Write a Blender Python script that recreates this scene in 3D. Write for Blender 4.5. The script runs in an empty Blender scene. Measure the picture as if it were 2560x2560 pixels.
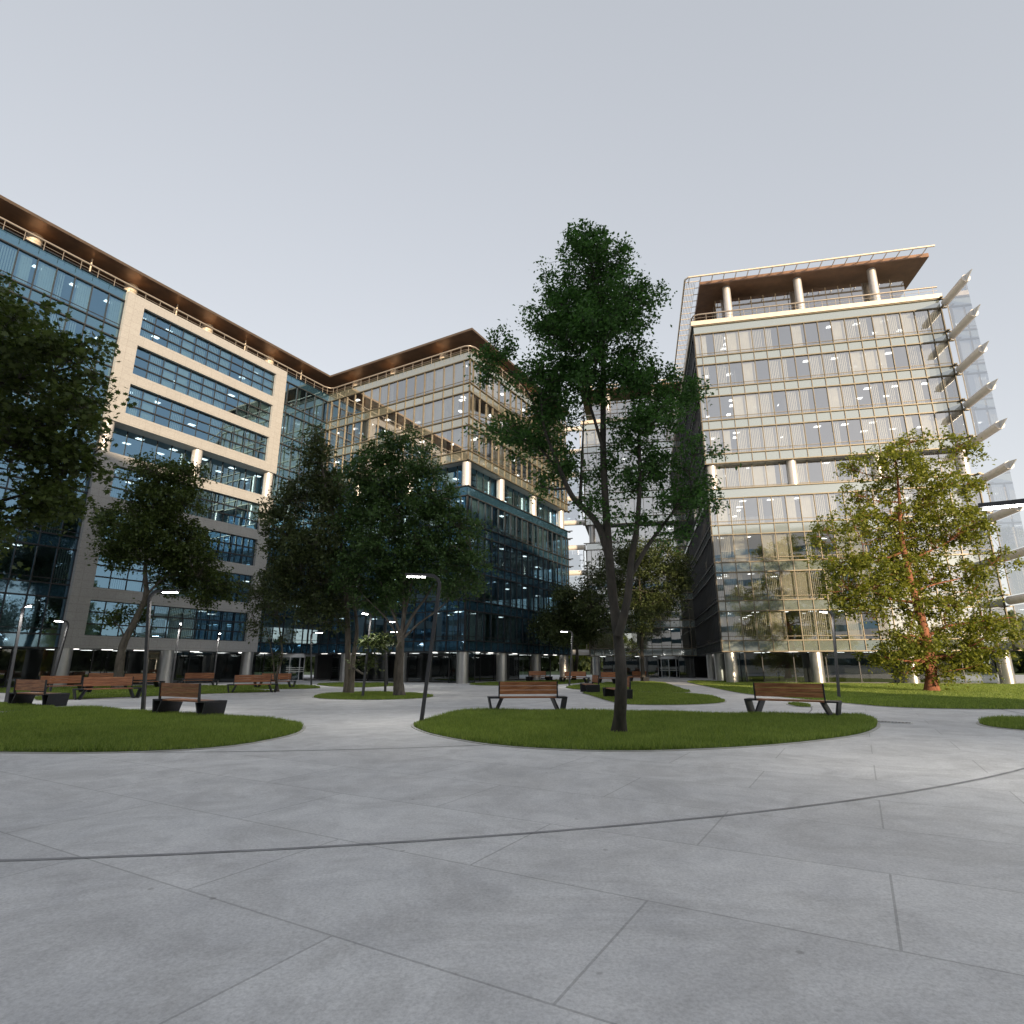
import bpy, math, random
import numpy as np
from math import sin, cos, tan, atan, atan2, radians, pi, hypot
from mathutils import Vector, Matrix

rng = np.random.default_rng(7)
random.seed(7)
scene = bpy.context.scene
COL = scene.collection

# ------------------------------------------------------------------ surveyed camera
FPX, HOR, EYE = 1454.0, 1664.0, 1.6
PITCH = atan((HOR - 1280) / FPX)
def ray(u, v):
    x, y = (u - 1280) / FPX, (1280 - v) / FPX
    return np.array([x, cos(PITCH) - y * sin(PITCH), sin(PITCH) + y * cos(PITCH)])
def onz(u, v, z=0.0):                      # point of a level plane
    d = ray(u, v); t = (z - EYE) / d[2]
    return np.array([0, 0, EYE]) + t * d
def ony(u, v, Y):                          # point of an upright plane Y metres ahead
    d = ray(u, v)
    return np.array([0, 0, EYE]) + d * (Y / d[1])

# ------------------------------------------------------------------ object helpers
def prop(o, label=None, cat=None, group=None, kind=None):
    if label: o['label'] = label
    if cat: o['category'] = cat
    if group: o['group'] = group
    if kind: o['kind'] = kind
    return o
def empty(name, loc, rz=0.0):
    o = bpy.data.objects.new(name, None); COL.objects.link(o)
    o.location = loc; o.rotation_euler = (0, 0, rz); o.empty_display_size = .3
    return o
class MB:
    def __init__(s): s.v = []; s.f = []; s.n = 0
    def add(s, vs, fs):
        s.v.append(np.asarray(vs, float).reshape(-1, 3))
        for f in fs: s.f.append([i + s.n for i in f])
        s.n += len(s.v[-1])
    def quad(s, a, b, c, d): s.add([a, b, c, d], [(0, 1, 2, 3)])
    def hexa(s, p):                         # 8 points: 4 low, 4 high (ccw)
        s.add(p, [(3, 2, 1, 0), (4, 5, 6, 7), (0, 1, 5, 4), (1, 2, 6, 5), (2, 3, 7, 6), (3, 0, 4, 7)])
    def box(s, x0, x1, y0, y1, z0, z1):
        s.hexa([(x0,y0,z0),(x1,y0,z0),(x1,y1,z0),(x0,y1,z0),(x0,y0,z1),(x1,y0,z1),(x1,y1,z1),(x0,y1,z1)])
    def cyl(s, x, y, z0, z1, r0, r1=None, n=24, cap=True):
        r1 = r0 if r1 is None else r1
        a = np.linspace(0, 2*pi, n, endpoint=False)
        lo = np.c_[x + r0*np.cos(a), y + r0*np.sin(a), np.full(n, z0)]
        hi = np.c_[x + r1*np.cos(a), y + r1*np.sin(a), np.full(n, z1)]
        fs = [(i, (i+1) % n, n+(i+1) % n, n+i) for i in range(n)]
        if cap: fs += [tuple(range(n))[::-1], tuple(range(n, 2*n))]
        s.add(np.r_[lo, hi], fs)
    def tube(s, pts, radii, n=8, cap=True, square=False):
        pts = np.asarray(pts, float); m = len(pts)
        radii = np.broadcast_to(np.asarray(radii, float), (m,))
        a = np.linspace(0, 2*pi, n, endpoint=False) + (pi/4 if square else 0)
        t = np.gradient(pts, axis=0); t /= np.linalg.norm(t, axis=1)[:, None] + 1e-9
        ref = np.array([0, 1., 0]) if abs(t[0][1]) < .8 else np.array([1., 0, 0])
        vs = []
        u = np.cross(t[0], ref); u /= np.linalg.norm(u)
        for i in range(m):
            u = u - t[i]*(u @ t[i]); u /= np.linalg.norm(u) + 1e-9
            w = np.cross(t[i], u)
            vs.append(pts[i] + radii[i]*(np.outer(np.cos(a), u) + np.outer(np.sin(a), w)))
        fs = []
        for i in range(m-1):
            for j in range(n):
                k = (j+1) % n
                fs.append((i*n+j, i*n+k, (i+1)*n+k, (i+1)*n+j))
        if cap: fs += [tuple(range(n))[::-1], tuple(range((m-1)*n, m*n))]
        s.add(np.concatenate(vs), fs)
    def build(s, name, mat, parent=None, smooth=False):
        me = bpy.data.meshes.new(name)
        v = np.concatenate(s.v) if s.v else np.zeros((0, 3))
        me.from_pydata(v.tolist(), [], s.f); me.materials.append(mat); me.update()
        if smooth:
            me.polygons.foreach_set('use_smooth', np.ones(len(me.polygons), bool))
            try: me.set_sharp_from_angle(angle=radians(40))
            except Exception: pass
        o = bpy.data.objects.new(name, me); COL.objects.link(o)
        if parent: o.parent = parent
        return o
def fast_mesh(name, verts, k, mat, parent=None):
    """a mesh of equal k-gons, k vertices each, in order"""
    verts = np.asarray(verts, np.float32).reshape(-1, 3); n = len(verts); m = n // k
    me = bpy.data.meshes.new(name)
    me.vertices.add(n); me.vertices.foreach_set('co', verts.ravel())
    me.loops.add(n); me.loops.foreach_set('vertex_index', np.arange(n, dtype=np.int32))
    me.polygons.add(m); me.polygons.foreach_set('loop_start', np.arange(0, n, k, dtype=np.int32))
    me.polygons.foreach_set('loop_total', np.full(m, k, np.int32))
    me.materials.append(mat); me.update(calc_edges=True); me.validate()
    o = bpy.data.objects.new(name, me); COL.objects.link(o)
    if parent: o.parent = parent
    return o
def dup(root):                              # a thing, its parts and their sub-parts
    kids = {}
    for o in bpy.data.objects:
        if o.parent: kids.setdefault(o.parent.name, []).append(o)
    def rec(o, par):
        c = o.copy(); COL.objects.link(c); c.parent = par
        for ch in kids.get(o.name, []): rec(ch, c)
        return c
    return rec(root, None)

# ------------------------------------------------------------------ materials
def mat(name):
    m = bpy.data.materials.new(name); m.use_nodes = True
    nt = m.node_tree; nt.nodes.clear()
    out = nt.nodes.new('ShaderNodeOutputMaterial')
    return m, nt, out
def N(nt, kind, **kw):
    n = nt.nodes.new(kind)
    for k, v in kw.items():
        if k in n.inputs: n.inputs[k].default_value = v
        else: setattr(n, k, v)
    return n
def L(nt, a, b): nt.links.new(a, b)
def coords(nt, scale=(1, 1, 1), rot=(0, 0, 0), kind='Object'):
    tc = N(nt, 'ShaderNodeTexCoord'); mp = N(nt, 'ShaderNodeMapping')
    mp.inputs['Scale'].default_value = scale; mp.inputs['Rotation'].default_value = rot
    L(nt, tc.outputs[kind], mp.inputs['Vector']); return mp.outputs['Vector']
def ramp(nt, fac, stops):
    r = N(nt, 'ShaderNodeValToRGB'); e = r.color_ramp.elements
    while len(e) > 1: e.remove(e[-1])
    e[0].position = stops[0][0]; e[0].color = (*stops[0][1], 1)
    for p, c in stops[1:]:
        x = e.new(p); x.color = (*c, 1)
    L(nt, fac, r.inputs['Fac']); return r.outputs['Color']
def simple(name, color, rough=.5, metal=0.0, var=.12, scale=3.0, spec=.5, bump=0.0):
    m, nt, out = mat(name)
    p = N(nt, 'ShaderNodeBsdfPrincipled', Roughness=rough, Metallic=metal)
    p.inputs['Specular IOR Level'].default_value = spec
    no = N(nt, 'ShaderNodeTexNoise', Scale=scale, Detail=6.0, Roughness=.6)
    L(nt, coords(nt), no.inputs['Vector'])
    c = np.array(color)
    L(nt, ramp(nt, no.outputs['Fac'], [(.3, tuple(c*(1-var))), (.7, tuple(np.minimum(c*(1+var), 1)))]), p.inputs['Base Color'])
    mr = N(nt, 'ShaderNodeMapRange'); mr.inputs['To Min'].default_value = max(rough-.08, .02); mr.inputs['To Max'].default_value = min(rough+.1, 1)
    L(nt, no.outputs['Fac'], mr.inputs['Value']); L(nt, mr.outputs['Result'], p.inputs['Roughness'])
    if bump:
        n2 = N(nt, 'ShaderNodeTexNoise', Scale=scale*8, Detail=5.0); L(nt, coords(nt), n2.inputs['Vector'])
        b = N(nt, 'ShaderNodeBump', Strength=bump, Distance=.02); L(nt, n2.outputs['Fac'], b.inputs['Height']); L(nt, b.outputs['Normal'], p.inputs['Normal'])
    L(nt, p.outputs['BSDF'], out.inputs['Surface']); return m
def glass(name, tint, refl, r0, r1):
    """thin window pane: clear sheet + mirror reflection growing towards grazing angles"""
    m, nt, out = mat(name)
    t = N(nt, 'ShaderNodeBsdfTransparent'); t.inputs['Color'].default_value = (*tint, 1)
    g = N(nt, 'ShaderNodeBsdfGlossy', Roughness=.012); g.inputs['Color'].default_value = (*refl, 1)
    no = N(nt, 'ShaderNodeTexNoise', Scale=.35, Detail=2.0); L(nt, coords(nt), no.inputs['Vector'])
    b = N(nt, 'ShaderNodeBump', Strength=.05, Distance=.05); L(nt, no.outputs['Fac'], b.inputs['Height']); L(nt, b.outputs['Normal'], g.inputs['Normal'])
    lw = N(nt, 'ShaderNodeLayerWeight', Blend=.35)
    mr = N(nt, 'ShaderNodeMapRange'); mr.inputs['To Min'].default_value = r0; mr.inputs['To Max'].default_value = r1
    L(nt, lw.outputs['Fresnel'], mr.inputs['Value'])
    mx = N(nt, 'ShaderNodeMixShader'); L(nt, mr.outputs['Result'], mx.inputs[0]); L(nt, t.outputs[0], mx.inputs[1]); L(nt, g.outputs[0], mx.inputs[2])
    L(nt, mx.outputs[0], out.inputs['Surface']); return m
def spandrel_glass(name, back, refl, r0, r1):
    m, nt, out = mat(name)
    d = N(nt, 'ShaderNodeBsdfDiffuse'); d.inputs['Color'].default_value = (*back, 1)
    g = N(nt, 'ShaderNodeBsdfGlossy', Roughness=.05); g.inputs['Color'].default_value = (*refl, 1)
    lw = N(nt, 'ShaderNodeLayerWeight', Blend=.35)
    mr = N(nt, 'ShaderNodeMapRange'); mr.inputs['To Min'].default_value = r0; mr.inputs['To Max'].default_value = r1
    L(nt, lw.outputs['Fresnel'], mr.inputs['Value'])
    mx = N(nt, 'ShaderNodeMixShader'); L(nt, mr.outputs['Result'], mx.inputs[0]); L(nt, d.outputs[0], mx.inputs[1]); L(nt, g.outputs[0], mx.inputs[2])
    L(nt, mx.outputs[0], out.inputs['Surface']); return m
def emit(name, color, strength):
    m, nt, out = mat(name)
    e = N(nt, 'ShaderNodeEmission', Strength=strength); e.inputs['Color'].default_value = (*color, 1)
    L(nt, e.outputs[0], out.inputs['Surface']); return m
def foliage(name, c0, c1, trans):
    m, nt, out = mat(name)
    ge = N(nt, 'ShaderNodeNewGeometry'); no = N(nt, 'ShaderNodeTexNoise', Scale=.9, Detail=2.0); L(nt, coords(nt), no.inputs['Vector'])
    mm = N(nt, 'ShaderNodeMath', operation='MULTIPLY_ADD'); mm.inputs[1].default_value = .6
    L(nt, ge.outputs['Random Per Island'], mm.inputs[0])
    m2 = N(nt, 'ShaderNodeMath', operation='MULTIPLY'); m2.inputs[1].default_value = .45; L(nt, no.outputs['Fac'], m2.inputs[0]); L(nt, m2.outputs[0], mm.inputs[2])
    col = ramp(nt, mm.outputs[0], [(.1, c0), (.75, c1), (1, tuple(min(x*1.25, 1) for x in c1))])
    p = N(nt, 'ShaderNodeBsdfPrincipled', Roughness=.5); p.inputs['Specular IOR Level'].default_value = .35
    tr = N(nt, 'ShaderNodeBsdfTranslucent'); L(nt, col, p.inputs['Base Color'])
    hs = N(nt, 'ShaderNodeHueSaturation', Value=1.5, Saturation=1.1); L(nt, col, hs.inputs['Color']); L(nt, hs.outputs['Color'], tr.inputs['Color'])
    mx = N(nt, 'ShaderNodeMixShader'); mx.inputs[0].default_value = trans
    L(nt, p.outputs[0], mx.inputs[1]); L(nt, tr.outputs[0], mx.inputs[2]); L(nt, mx.outputs[0], out.inputs['Surface']); return m
def bark(name, c0, c1, sc=6.0):
    m, nt, out = mat(name)
    p = N(nt, 'ShaderNodeBsdfPrincipled', Roughness=.85)
    no = N(nt, 'ShaderNodeTexNoise', Scale=sc, Detail=8.0, Roughness=.65); L(nt, coords(nt, (1, 1, .22)), no.inputs['Vector'])
    L(nt, ramp(nt, no.outputs['Fac'], [(.3, c0), (.68, c1)]), p.inputs['Base Color'])
    b = N(nt, 'ShaderNodeBump', Strength=.7, Distance=.03); L(nt, no.outputs['Fac'], b.inputs['Height']); L(nt, b.outputs['Normal'], p.inputs['Normal'])
    L(nt, p.outputs[0], out.inputs['Surface']); return m
def wood(name, c0, c1):
    m, nt, out = mat(name)
    p = N(nt, 'ShaderNodeBsdfPrincipled', Roughness=.42)
    no = N(nt, 'ShaderNodeTexNoise', Scale=5.0, Detail=7.0, Roughness=.6, Distortion=.4)
    oi = N(nt, 'ShaderNodeObjectInfo'); tc = N(nt, 'ShaderNodeTexCoord'); mp = N(nt, 'ShaderNodeMapping'); mp.inputs['Scale'].default_value = (.35, 4, 4)
    cb = N(nt, 'ShaderNodeCombineXYZ'); ml = N(nt, 'ShaderNodeMath', operation='MULTIPLY'); ml.inputs[1].default_value = 40
    L(nt, oi.outputs['Random'], ml.inputs[0]); L(nt, ml.outputs[0], cb.inputs[0]); L(nt, cb.outputs[0], mp.inputs['Location'])
    L(nt, tc.outputs['Object'], mp.inputs['Vector']); L(nt, mp.outputs[0], no.inputs['Vector'])
    L(nt, ramp(nt, no.outputs['Fac'], [(.32, c0), (.5, tuple((np.array(c0)+np.array(c1))/2)), (.66, c1)]), p.inputs['Base Color'])
    L(nt, p.outputs[0], out.inputs['Surface']); return m
def stone_mat(name):
    m, nt, out = mat(name)
    p = N(nt, 'ShaderNodeBsdfPrincipled', Roughness=.62)
    br = N(nt, 'ShaderNodeTexBrick', Scale=1.0); br.offset = 0; br.inputs['Mortar Size'].default_value = .012; br.inputs['Mortar Smooth'].default_value = .2
    br.inputs['Brick Width'].default_value = 1.3; br.inputs['Row Height'].default_value = .62
    br.inputs['Color1'].default_value = (.37, .36, .35, 1); br.inputs['Color2'].default_value = (.35, .34, .33, 1); br.inputs['Mortar'].default_value = (.27, .255, .24, 1)
    tc = N(nt, 'ShaderNodeTexCoord'); sx = N(nt, 'ShaderNodeSeparateXYZ'); cb = N(nt, 'ShaderNodeCombineXYZ')
    L(nt, tc.outputs['Object'], sx.inputs[0]); ad = N(nt, 'ShaderNodeMath', operation='ADD')
    L(nt, sx.outputs[0], ad.inputs[0]); L(nt, sx.outputs[1], ad.inputs[1]); L(nt, ad.outputs[0], cb.inputs[0]); L(nt, sx.outputs[2], cb.inputs[1]); L(nt, cb.outputs[0], br.inputs['Vector'])
    no = N(nt, 'ShaderNodeTexNoise', Scale=14.0, Detail=8.0, Roughness=.75); L(nt, coords(nt), no.inputs['Vector'])
    mx = N(nt, 'ShaderNodeMixRGB', blend_type='MULTIPLY'); mx.inputs[0].default_value = 1
    L(nt, br.outputs['Color'], mx.inputs[1]); L(nt, ramp(nt, no.outputs['Fac'], [(.35, (.8, .8, .8)), (.65, (1.12, 1.12, 1.12))]), mx.inputs[2]); L(nt, mx.outputs[0], p.inputs['Base Color'])
    L(nt, p.outputs[0], out.inputs['Surface']); return m
def paving_mat(name):
    m, nt, out = mat(name)
    p = N(nt, 'ShaderNodeBsdfPrincipled', Roughness=.7); v = coords(nt)
    n1 = N(nt, 'ShaderNodeTexNoise', Scale=.22, Detail=4.0, Roughness=.55); n2 = N(nt, 'ShaderNodeTexNoise', Scale=38.0, Detail=5.0, Roughness=.8); n3 = N(nt, 'ShaderNodeTexNoise', Scale=1.7, Detail=7.0, Roughness=.7, Distortion=.6)
    for n in (n1, n2, n3): L(nt, v, n.inputs['Vector'])
    c1 = ramp(nt, n1.outputs['Fac'], [(.3, (.62, .62, .62)), (.7, (.71, .70, .69))])
    c2 = ramp(nt, n2.outputs['Fac'], [(.3, (.72, .72, .72)), (.55, (1, 1, 1)), (.75, (1.15, 1.15, 1.15))])
    c3 = ramp(nt, n3.outputs['Fac'], [(.35, (.86, .86, .87)), (.6, (1.02, 1.02, 1.02))])
    a = N(nt, 'ShaderNodeMixRGB', blend_type='MULTIPLY'); a.inputs[0].default_value = 1; L(nt, c1, a.inputs[1]); L(nt, c2, a.inputs[2])
    b = N(nt, 'ShaderNodeMixRGB', blend_type='MULTIPLY'); b.inputs[0].default_value = 1; L(nt, a.outputs[0], b.inputs[1]); L(nt, c3, b.inputs[2])
    br = N(nt, 'ShaderNodeTexBrick', Scale=1.0); br.offset = .5; br.inputs['Mortar Size'].default_value = .009; br.inputs['Brick Width'].default_value = 3.0; br.inputs['Row Height'].default_value = 1.5
    br.inputs['Color1'].default_value = (1, 1, 1, 1); br.inputs['Color2'].default_value = (.90, .90, .905, 1); br.inputs['Mortar'].default_value = (.66, .66, .66, 1); L(nt, coords(nt, (1, 1, 1), (0, 0, radians(30))), br.inputs['Vector'])
    n4 = N(nt, 'ShaderNodeTexVoronoi', Scale=.55); n4.inputs['Randomness'].default_value = 1; L(nt, v, n4.inputs['Vector'])
    c4 = ramp(nt, n4.outputs['Distance'], [(.02, (.80, .80, .79)), (.10, (1, 1, 1))])
    b2 = N(nt, 'ShaderNodeMixRGB', blend_type='MULTIPLY'); b2.inputs[0].default_value = 1; L(nt, b.outputs[0], b2.inputs[1]); L(nt, br.outputs['Color'], b2.inputs[2])
    b3 = N(nt, 'ShaderNodeMixRGB', blend_type='MULTIPLY'); b3.inputs[0].default_value = .6; L(nt, b2.outputs[0], b3.inputs[1]); L(nt, c4, b3.inputs[2])
    n5 = N(nt, 'ShaderNodeTexVoronoi', Scale=1.6); L(nt, v, n5.inputs['Vector'])
    b4 = N(nt, 'ShaderNodeMixRGB', blend_type='MULTIPLY'); b4.inputs[0].default_value = .8; L(nt, b3.outputs[0], b4.inputs[1]); L(nt, ramp(nt, n5.outputs['Distance'], [(.03, (.62, .61, .60)), (.045, (1, 1, 1))]), b4.inputs[2])
    n6 = N(nt, 'ShaderNodeTexNoise', Scale=.6, Detail=9.0, Roughness=.75, Distortion=1.5); L(nt, v, n6.inputs['Vector'])
    b5 = N(nt, 'ShaderNodeMixRGB', blend_type='MULTIPLY'); b5.inputs[0].default_value = 1; L(nt, b4.outputs[0], b5.inputs[1]); L(nt, ramp(nt, n6.outputs['Fac'], [(.40, (.86, .855, .85)), (.56, (1.02, 1.02, 1.02))]), b5.inputs[2])
    L(nt, b5.outputs[0], p.inputs['Base Color'])
    bp = N(nt, 'ShaderNodeBump', Strength=.25, Distance=.01); L(nt, n2.outputs['Fac'], bp.inputs['Height']); L(nt, bp.outputs[0], p.inputs['Normal'])
    L(nt, p.outputs[0], out.inputs['Surface']); return m

GW_L = glass('window_glass_blue', (.46, .62, .70), (.38, .64, .86), .38, .95)
GW_R = glass('window_glass_clear', (.74, .78, .79), (.97, .97, .97), .42, .95)
GS = glass('screen_glass', (.80, .82, .85), (.97, .98, 1.0), .30, .9)
GG = glass('ground_glass', (.45, .50, .52), (.85, .9, .92), .10, .9)
SG_L = spandrel_glass('spandrel_glass_blue', (.02, .05, .075), (.50, .78, 1.0), .26, .95)
SG_O = spandrel_glass('spandrel_glass_olive', (.15, .155, .125), (.95, .96, .93), .36, .95)
SG_R = spandrel_glass('spandrel_glass_green', (.19, .22, .205), (.95, .97, .95), .38, .95)
BRONZE_D = simple('dark_shaded_bronze_profile', (.040, .041, .044), .38, .3, .15)  # dark frames of left building; on right building's side, shade put into colour
BRONZE = simple('bronze_profile', (.16, .135, .095), .45, .35, .15)
DARKM = simple('dark_metal', (.030, .031, .035), .45, .3, .2, 6)
BENCHM = simple('bench_metal', (.026, .026, .031), .5, .2, .2, 5)
LAMPM = simple('lamp_metal', (.075, .075, .08), .4, .5, .15, 5)
STONE = stone_mat('stone_panel')
SOFFIT = simple('copper_soffit', (.20, .115, .072), .36, .45, .2, 1.2)
FASCIA = simple('canopy_fascia', (.13, .09, .06), .4, .5, .1, 2)
COLM = simple('column_metal', (.52, .51, .50), .33, .85, .06, 2)
COLP = simple('column_paint', (.60, .57, .55), .38, .45, .05, 2)
CREAM = simple('cream_metal', (.62, .54, .44), .45, .2, .08, 2)
RAILM = simple('rail_metal', (.36, .31, .26), .4, .5, .08, 2)
TUBE = simple('tube_metal', (.70, .65, .60), .5, .1, .08, 2)
FIN = simple('fin_metal', (.66, .66, .66), .5, .1, .08, 2)
CEIL = simple('ceiling', (.36, .37, .38), .8, 0, .05)
CORE = simple('core_wall', (.24, .24, .24), .8, 0, .1, .4)
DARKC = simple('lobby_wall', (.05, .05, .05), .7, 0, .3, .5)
BLIND = simple('blind_fabric', (.72, .66, .56), .8, 0, .08, 1.0)
LIGHTP = emit('ceiling_panel_light', (1.0, .97, .90), 1.3)
LED = emit('led_strip', (1.0, .98, .94), 22.0)
PAVE = paving_mat('light_paving')
KERB = simple('kerb_stone', (.40, .39, .36), .7, 0, .15, 4)
JOINT = simple('joint_dark', (.24, .24, .245), .7, .0, .25, 3)
SOIL = simple('lawn_base', (.085, .12, .024), .95, 0, .35, 2.5, bump=.4)
PARK = simple('park_grass', (.075, .11, .028), .95, 0, .3, .15)
GRASS = foliage('grass_blade', (.085, .145, .026), (.26, .325, .08), .45)
WOODM = wood('bench_wood', (.20, .07, .03), (.50, .22, .10))
BARK_G = bark('bark_grey', (.05, .042, .034), (.17, .145, .115))
BARK_D = bark('bark_dark', (.022, .020, .017), (.075, .064, .05))
BARK_R = bark('bark_red', (.10, .035, .02), (.32, .125, .065), 5)
LF_MAPLE = foliage('leaf_maple', (.028, .050, .012), (.085, .115, .028), .3)
LF_DEEP = foliage('leaf_deep', (.026, .058, .018), (.080, .140, .040), .3)
LF_DARK = foliage('leaf_dark', (.026, .042, .014), (.082, .105, .036), .25)
LF_FRESH = foliage('leaf_fresh', (.024, .066, .016), (.075, .160, .038), .35)
LF_GOLD = foliage('leaf_gold', (.055, .085, .016), (.23, .245, .038), .38)

# ------------------------------------------------------------------ world, sun, camera
SUN_AZ, SUN_EL = 159.0, 10.0               # clockwise from straight ahead (+Y)
w = bpy.data.worlds.new('World'); scene.world = w; w.use_nodes = True
nt = w.node_tree; nt.nodes.clear()
sky = N(nt, 'ShaderNodeTexSky'); sky.sky_type = 'NISHITA'; sky.sun_disc = False
sky.sun_elevation = radians(SUN_EL); sky.sun_rotation = radians(SUN_AZ)
sky.air_density = 1.0; sky.dust_density = 0.4; sky.ozone_density = 1.0
gm = N(nt, 'ShaderNodeGamma', Gamma=.36)
hs = N(nt, 'ShaderNodeHueSaturation', Saturation=.55)
bg = N(nt, 'ShaderNodeBackground', Strength=.15); wo = N(nt, 'ShaderNodeOutputWorld')
L(nt, sky.outputs[0], gm.inputs['Color']); L(nt, gm.outputs[0], hs.inputs['Color']); tn = N(nt, 'ShaderNodeMixRGB', blend_type='MULTIPLY'); tn.inputs[0].default_value = 1; tn.inputs[2].default_value = (1.0, .975, .985, 1)
L(nt, hs.outputs[0], tn.inputs[1]); L(nt, tn.outputs[0], bg.inputs['Color']); L(nt, bg.outputs[0], wo.inputs['Surface'])
sd = Vector((sin(radians(SUN_AZ))*cos(radians(SUN_EL)), cos(radians(SUN_AZ))*cos(radians(SUN_EL)), sin(radians(SUN_EL))))
sl = bpy.data.lights.new('sun', 'SUN'); sl.energy = 2.0; sl.angle = radians(.6); sl.color = (1.0, .79, .54)
so = bpy.data.objects.new('sun', sl); COL.objects.link(so); so.rotation_euler = sd.to_track_quat('Z', 'Y').to_euler()
cd = bpy.data.cameras.new('camera'); cd.sensor_width = 36; cd.lens = 36*FPX/2560; cd.clip_end = 3000; cd.clip_start = .1
cam = bpy.data.objects.new('camera', cd); COL.objects.link(cam)
cam.location = (0, 0, EYE); cam.rotation_euler = (pi/2 + PITCH, 0, 0); scene.camera = cam
scene.render.resolution_x = scene.render.resolution_y = 1024
scene.view_settings.view_transform = 'Standard'; scene.view_settings.look = 'None'
scene.view_settings.exposure = 1.85; scene.view_settings.gamma = 1
try:
    scene.cycles.transparent_max_bounces = 24; scene.cycles.max_bounces = 8; scene.cycles.sample_clamp_indirect = 4
except Exception: pass

# ------------------------------------------------------------------ ground, paving, lawns
g = MB(); g.quad((-900, -600, 0), (900, -600, 0), (900, 1200, 0), (-900, 1200, 0)); prop(g.build('ground', PARK), kind='structure')
g = MB(); g.quad((-90, -22, .004), (110, -22, .004), (110, 108, .004), (-90, 108, .004)); prop(g.build('paving', PAVE), kind='structure')
RC, RR = (-7.0, 32.4), 9.55
def ring(cx, cy, r, wd, z, n=160, a0=0, a1=2*pi):
    m = MB()
    a = np.linspace(a0, a1, n)
    for i in range(n-1):
        p = lambda t, rr: (cx + rr*cos(t), cy + rr*sin(t), z)
        m.quad(p(a[i], r), p(a[i], r+wd), p(a[i+1], r+wd), p(a[i+1], r))
    return m
for q in (RR, 20.5, 27.0): prop(ring(*RC, q, .055, .008).build('path_joint', JOINT), kind='structure')
def smooth_poly(pts, it=2):
    p = np.array(pts)
    for _ in range(it):
        q = np.roll(p, -1, 0); p = np.stack([.78*p+.22*q, .22*p+.78*q], 1).reshape(-1, 2)
    return p
def inside(P, poly):
    x, y = P[:, 0], P[:, 1]; r = np.zeros(len(P), bool); j = len(poly)-1
    for i in range(len(poly)):
        xi, yi = poly[i]; xj, yj = poly[j]
        r ^= ((yi > y) != (yj > y)) & (x < (xj-xi)*(y-yi)/(yj-yi+1e-12)+xi); j = i
    return r
def lawn(px, dens, h, wd, ground=None, it=2):
    poly = smooth_poly([onz(u, v)[:2] for u, v in px] if ground is None else ground, it)
    n = len(poly); vs = [(x, y, .03) for x, y in poly] + [(x, y, .006) for x, y in poly]
    m = MB(); m.add(vs, [tuple(range(n)) if area(poly) > 0 else tuple(range(n))[::-1]] + [(i, n+i, n+(i+1) % n, (i+1) % n) for i in range(n)])
    prop(m.build('lawn', SOIL), kind='structure')
    nrm = np.roll(poly, -1, 0)-np.roll(poly, 1, 0); nrm = np.c_[nrm[:, 1], -nrm[:, 0]]/(np.linalg.norm(nrm, axis=1)[:, None]+1e-9)*(1 if area(poly) > 0 else -1)
    kb = MB(); o1 = poly+nrm*.012; o2 = poly+nrm*.085
    kb.add([(x, y, .022) for x, y in o1]+[(x, y, .022) for x, y in o2]+[(x, y, .0) for x, y in o2], [f for i in range(n) for f in ((i, n+i, n+(i+1) % n, (i+1) % n), (n+i, 2*n+i, 2*n+(i+1) % n, n+(i+1) % n))])
    prop(kb.build('kerb', KERB), kind='structure')
    lo, hi = poly.min(0), poly.max(0); lo = np.maximum(lo, [-75, 0]); hi = np.minimum(hi, [80, 200])
    P = rng.uniform(lo, hi, (int((hi-lo).prod()*dens), 2)); P = P[inside(P, poly)]
    # only what could come into view from near the viewpoint
    P = P[np.abs(P[:, 0]) < P[:, 1]*.98+3]
    k = len(P); a = rng.uniform(0, pi, k); hh = h*rng.uniform(.45, 1.15, k)*(.75+.5*np.sin(P[:, 0]*1.7)*np.sin(P[:, 1]*1.3+1)*.5+.25*rng.random(k))
    ww = wd*rng.uniform(.6, 1.3, k); lean = rng.normal(0, .35, (k, 2))*hh[:, None]
    d = np.c_[np.cos(a)*ww, np.sin(a)*ww]
    V = np.zeros((k, 3, 3)); V[:, 0, :2] = P-d; V[:, 1, :2] = P+d; V[:, 2, :2] = P+lean; V[:, :2, 2] = .02; V[:, 2, 2] = .03+hh
    prop(fast_mesh('grass', V.reshape(-1, 3), 3, GRASS), kind='stuff')
def area(p):
    x, y = p[:, 0], p[:, 1]; return .5*np.sum(x*np.roll(y, -1)-y*np.roll(x, -1))
lawn([(-150,1800),(0,1789),(58,1780),(152,1773),(235,1772),(359,1782),(471,1790),(594,1794.5),(700,1802),(763,1815),(740,1838),(560,1872),(250,1885),(-200,1880)], 1500, .13, .012)
lawn([(-120,1757),(0,1759),(40,1761),(105,1765),(150,1770),(60,1777),(0,1780),(-120,1786)], 700, .09, .015)
lawn([(87,1752),(152,1751),(300,1744),(400,1741),(500,1736),(580,1733.5),(640,1732),(698,1728.5),(640,1726),(560,1726.5),(430,1731),(300,1735.5),(155,1740.5),(87,1743)], 500, .10, .02)
lawn([(-150,1731),(0,1731.5),(87,1740),(155,1738.5),(300,1733.5),(430,1729),(560,1724.5),(690,1723.5),(760,1723),(808,1720.7),(777,1714.5),(689,1713),(560,1715.5),(300,1716),(150,1721),(0,1722.5),(-150,1724)], 260, .11, .028)
lawn([(779,1744),(810,1748.5),(930,1751),(1050,1747.5),(1090,1741.5),(1060,1736),(1000,1732.5),(930,1731.5),(860,1733),(800,1738)], 900, .10, .016)
lawn([(781,1711),(830,1717),(900,1719.5),(960,1717),(1022,1713),(960,1708.5),(860,1708)], 260, .11, .03)
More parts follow.
